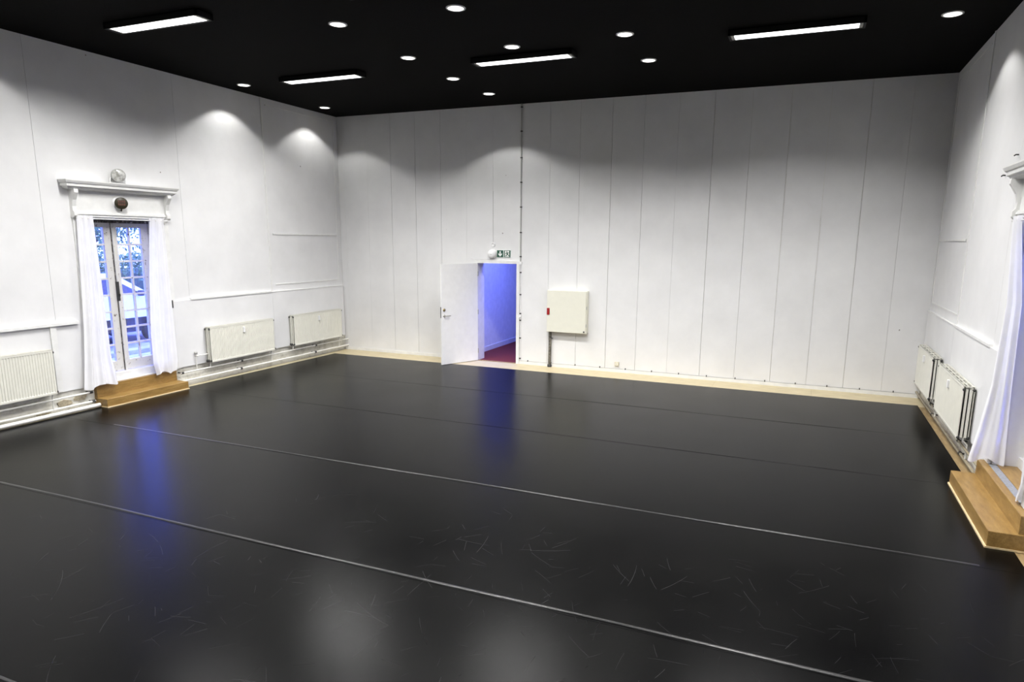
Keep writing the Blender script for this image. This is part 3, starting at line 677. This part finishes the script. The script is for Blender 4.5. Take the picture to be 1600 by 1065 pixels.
# ================================================================ lamps over the peeling window
t = thing('spot_lamp', 'round grey spot lamp with glass lens standing on the window cornice', 'lamp', (.10, -5.36, 3.345))
ax = Vector((.86, -.50, -.05)); c0 = Vector((.06, -5.38, 3.455))
MB().lathe([(0, -.05), (.06, -.05), (.085, .0), (.09, .06), (.098, .062), (.098, .10), (.085, .10)], c0, ax, 28).build('housing', 'conduit_grey', t)
MB().lathe([(.086, .095), (.06, .108), (0, .114)], c0, ax, 24).build('lens', 'lamp_lens', t)
q = MB(); q.tube([(.04, -5.50, 3.34), (.05, -5.50, 3.40), (.06, -5.485, 3.46)], .009, 8); q.tube([(.08, -5.27, 3.34), (.08, -5.27, 3.46)], .009, 8); q.tube([(.04, -5.50, 3.352), (.08, -5.27, 3.352)], .009, 8); q.build('yoke', 'plastic_white', t)
t = thing('round_sounder', 'dark brown round sounder on the frieze under the window cornice', 'sounder', (.03, -5.37, 2.96))
c0 = Vector((.045, -5.37, 3.045))
MB().lathe([(.10, -.018), (.10, .006), (0, .006)], (.03, -5.39, 3.04), (1, 0, 0), 28).build('base_plate', 'plastic_white', t)
ax = Vector((.9, -.42, 0)).normalized(); sd = Vector((-ax.y, ax.x, 0))
MB().lathe([(.075, -.02), (.088, .03), (.088, .075), (.08, .082), (0, .082)], c0, ax, 28).build('drum', 'bell_brown', t)
for r_, zz, ks in ((0, .025, (-1.5, -.5, .5, 1.5)), (1, -.02, (-1.5, -.5, .5, 1.5))):
    for k in ks:
        ctr = c0+ax*.083+sd*(k*.026)+Vector((0, 0, zz)); q = MB()
        vs = [ctr+sd*a+Vector((0, 0, b_))+ax*e for e in (-.003, .003) for a, b_ in ((-.009, -.016), (.009, -.016), (.009, .016), (-.009, .016))]
        q.add(vs, [(0, 1, 2, 3), (4, 5, 6, 7), (0, 1, 5, 4), (1, 2, 6, 5), (2, 3, 7, 6), (3, 0, 4, 7)]); q.build('slot', 'bell_slot', t)
MB().tube([c0+Vector((.05, -.03, -.09)), c0+Vector((.03, -.02, -.115))], .012, 8).build('cable_gland', 'bell_brown', t)
# small hooks on the right wall
for y, z, lab in ((-3.72, 3.31, 'small dark hook on the white wall below the cornice of the slanting curtain window'), (-4.14, 3.48, 'small dark hook just above the cornice of the slanting curtain window')):
    t = MB().tube([(W+.005, y, z), (W-.03, y-.01, z+.0), (W-.045, y-.03, z-.012)], .007, 8).build('wall_hook', 'dark_plug'); tag(t, lab, 'hook')

# ================================================================ outdoors beyond the left window
GZ = -.18
g = sbox('ground', 'paved yard outside the window', 'paving', (-40, -WT-.02, -30, 40, GZ-.2, GZ))
g = sbox('ground_side', 'ground outside the wall of the larger step', 'paving', (W+WT+.02, 40, -30, 40, GZ-.2, GZ))
kb = MB().cbox(-4.9, -4.6, -8, 8, GZ, GZ+.10, .01).build('kerb', 'paving'); tag(kb, 'pale kerb stone in the yard outside the window', 'kerb')
def leaves(name, mat, parent, n, sampler, size):
    q = MB(); rnd = random.Random(name+str(n))
    for _ in range(n):
        c = Vector(sampler(rnd)); a = Vector((rnd.gauss(0, 1), rnd.gauss(0, 1), rnd.gauss(0, 1))).normalized(); b_ = a.orthogonal().normalized(); s = size*rnd.uniform(.6, 1.3)
        q.add([c-a*s, c+b_*s*.5, c+a*s, c-b_*s*.5], [(0, 1, 2, 3)])
    o = q.build(name, mat, parent, fix=False); o['kind'] = 'stuff'; return o
h = thing('hedge', 'dense dark hedge behind the parked white car', 'hedge', (-9.6, 2.0, GZ))
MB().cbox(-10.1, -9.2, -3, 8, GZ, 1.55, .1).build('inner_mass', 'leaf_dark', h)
leaves('foliage', 'leaf_green', h, 16000, lambda r: (-9.6+r.uniform(-.62, .75), r.uniform(-3, 8), GZ+2.18*r.random()**.7), .06)
for i, (x, y, lab) in enumerate(((-13.5, 3.4, 'slender tree behind the hedge straight across the yard'), (-17, 12.5, 'leafy tree behind the hedge at the far end of the yard'))):
    t = thing('tree', lab, 'tree', (x, y, GZ))
    MB().tube([(x, y, GZ), (x+.1, y, 1.2), (x, y+.1, 2.6), (x+.1, y, 4.5)], [.16, .13, .1, .05], 10).build('trunk', 'bark', t)
    for k in range(5): a = k*1.3; MB().tube([(x, y+.05, 2.0+.35*k), (x+1.0*math.cos(a), y+1.0*math.sin(a), 2.7+.4*k)], [.05, .02], 6).build('branch', 'bark', t)
    leaves('crown', 'leaf_green', t, 4500, lambda r: (x+r.gauss(0, .9), y+r.gauss(0, .9), 3.3+r.gauss(0, .75)), .08)
# white car
cr = thing('car', 'white car parked in the yard outside the peeling window', 'car', (-6.8, -1.6, GZ))
prof = [(-3.6, .62), (-3.62, .95), (-3.45, 1.18), (-2.95, 1.62), (-2.4, 1.76), (-1.3, 1.76), (-1.02, 1.70), (-.34, 1.27), (.45, 1.10), (.68, .95), (.72, .62)]
xa, xb = -7.6, -6.0
q = MB(); n = len(prof)
def carx(z, s): return -6.8+s*(.80-(max(0, z-1.2)*.28))
vs = [(carx(z, 1), y, z+GZ+.05) for y, z in prof]+[(carx(z, -1), y, z+GZ+.05) for y, z in prof]
q.add(vs, [tuple(range(n)), tuple(range(n, 2*n))[::-1]]+[(i, (i+1) % n, n+(i+1) % n, n+i) for i in range(n)]); q.build('body', 'car_white', cr)
MB().box(-7.5, -6.08, -3.5, .6, .30+GZ, .70+GZ).build('underbody', 'tyre', cr)
for s in (1, -1):
    for poly in ([(-1.15, 1.62), (-.52, 1.24), (-1.25, 1.24)], [(-1.33, 1.24), (-1.25, 1.64), (-2.2, 1.66), (-2.25, 1.24)], [(-2.35, 1.24), (-2.3, 1.66), (-2.75, 1.56), (-3.1, 1.24)]):
        q = MB(); q.add([(carx(z, s)+s*.006, y, z+GZ+.05) for y, z in poly], [tuple(range(len(poly)))]); q.build('side_window', 'car_glass', cr)
q = MB(); q.add([(carx(1.66, s)-s*.08, -.96+.03, 1.66+GZ+.065) for s in (1, -1)]+[(carx(1.30, s)-s*.08, -.40+.03, 1.31+GZ+.065) for s in (-1, 1)], [(0, 1, 2, 3)]); q.build('windscreen', 'car_glass', cr)
for y in (-.15, -2.85):
    for s in (1, -1):
        wh = MB().lathe([(0, .10), (.16, .10), (.2, .09), (.31, .09), (.32, .05), (.32, -.09), (0, -.09)], (-6.8+s*.72, y, GZ+.32), (s, 0, 0), 24).build('wheel', 'tyre', cr)
        MB().lathe([(0, .115), (.17, .105), (.19, .095)], (-6.8+s*.72, y, GZ+.32), (s, 0, 0), 20).build('hub_cap', 'steel', wh)
for s in (1, -1): MB().cbox(-6.8+s*.55-.16, -6.8+s*.55+.16, .60, .72, .82+GZ, .98+GZ, .02).build('head_lamp', 'lamp_lens', cr)
MB().cbox(-5.98, -5.84, -.62, -.50, 1.22+GZ, 1.36+GZ, .02).build('wing_mirror', 'dark_plug', cr); MB().tube([(-6.05, -.55, 1.27+GZ), (-5.95, -.56, 1.28+GZ)], .02, 8).build('mirror_arm', 'dark_plug', cr)
for o in list(bpy.data.objects):
    if '_local' in o: del o['_local']
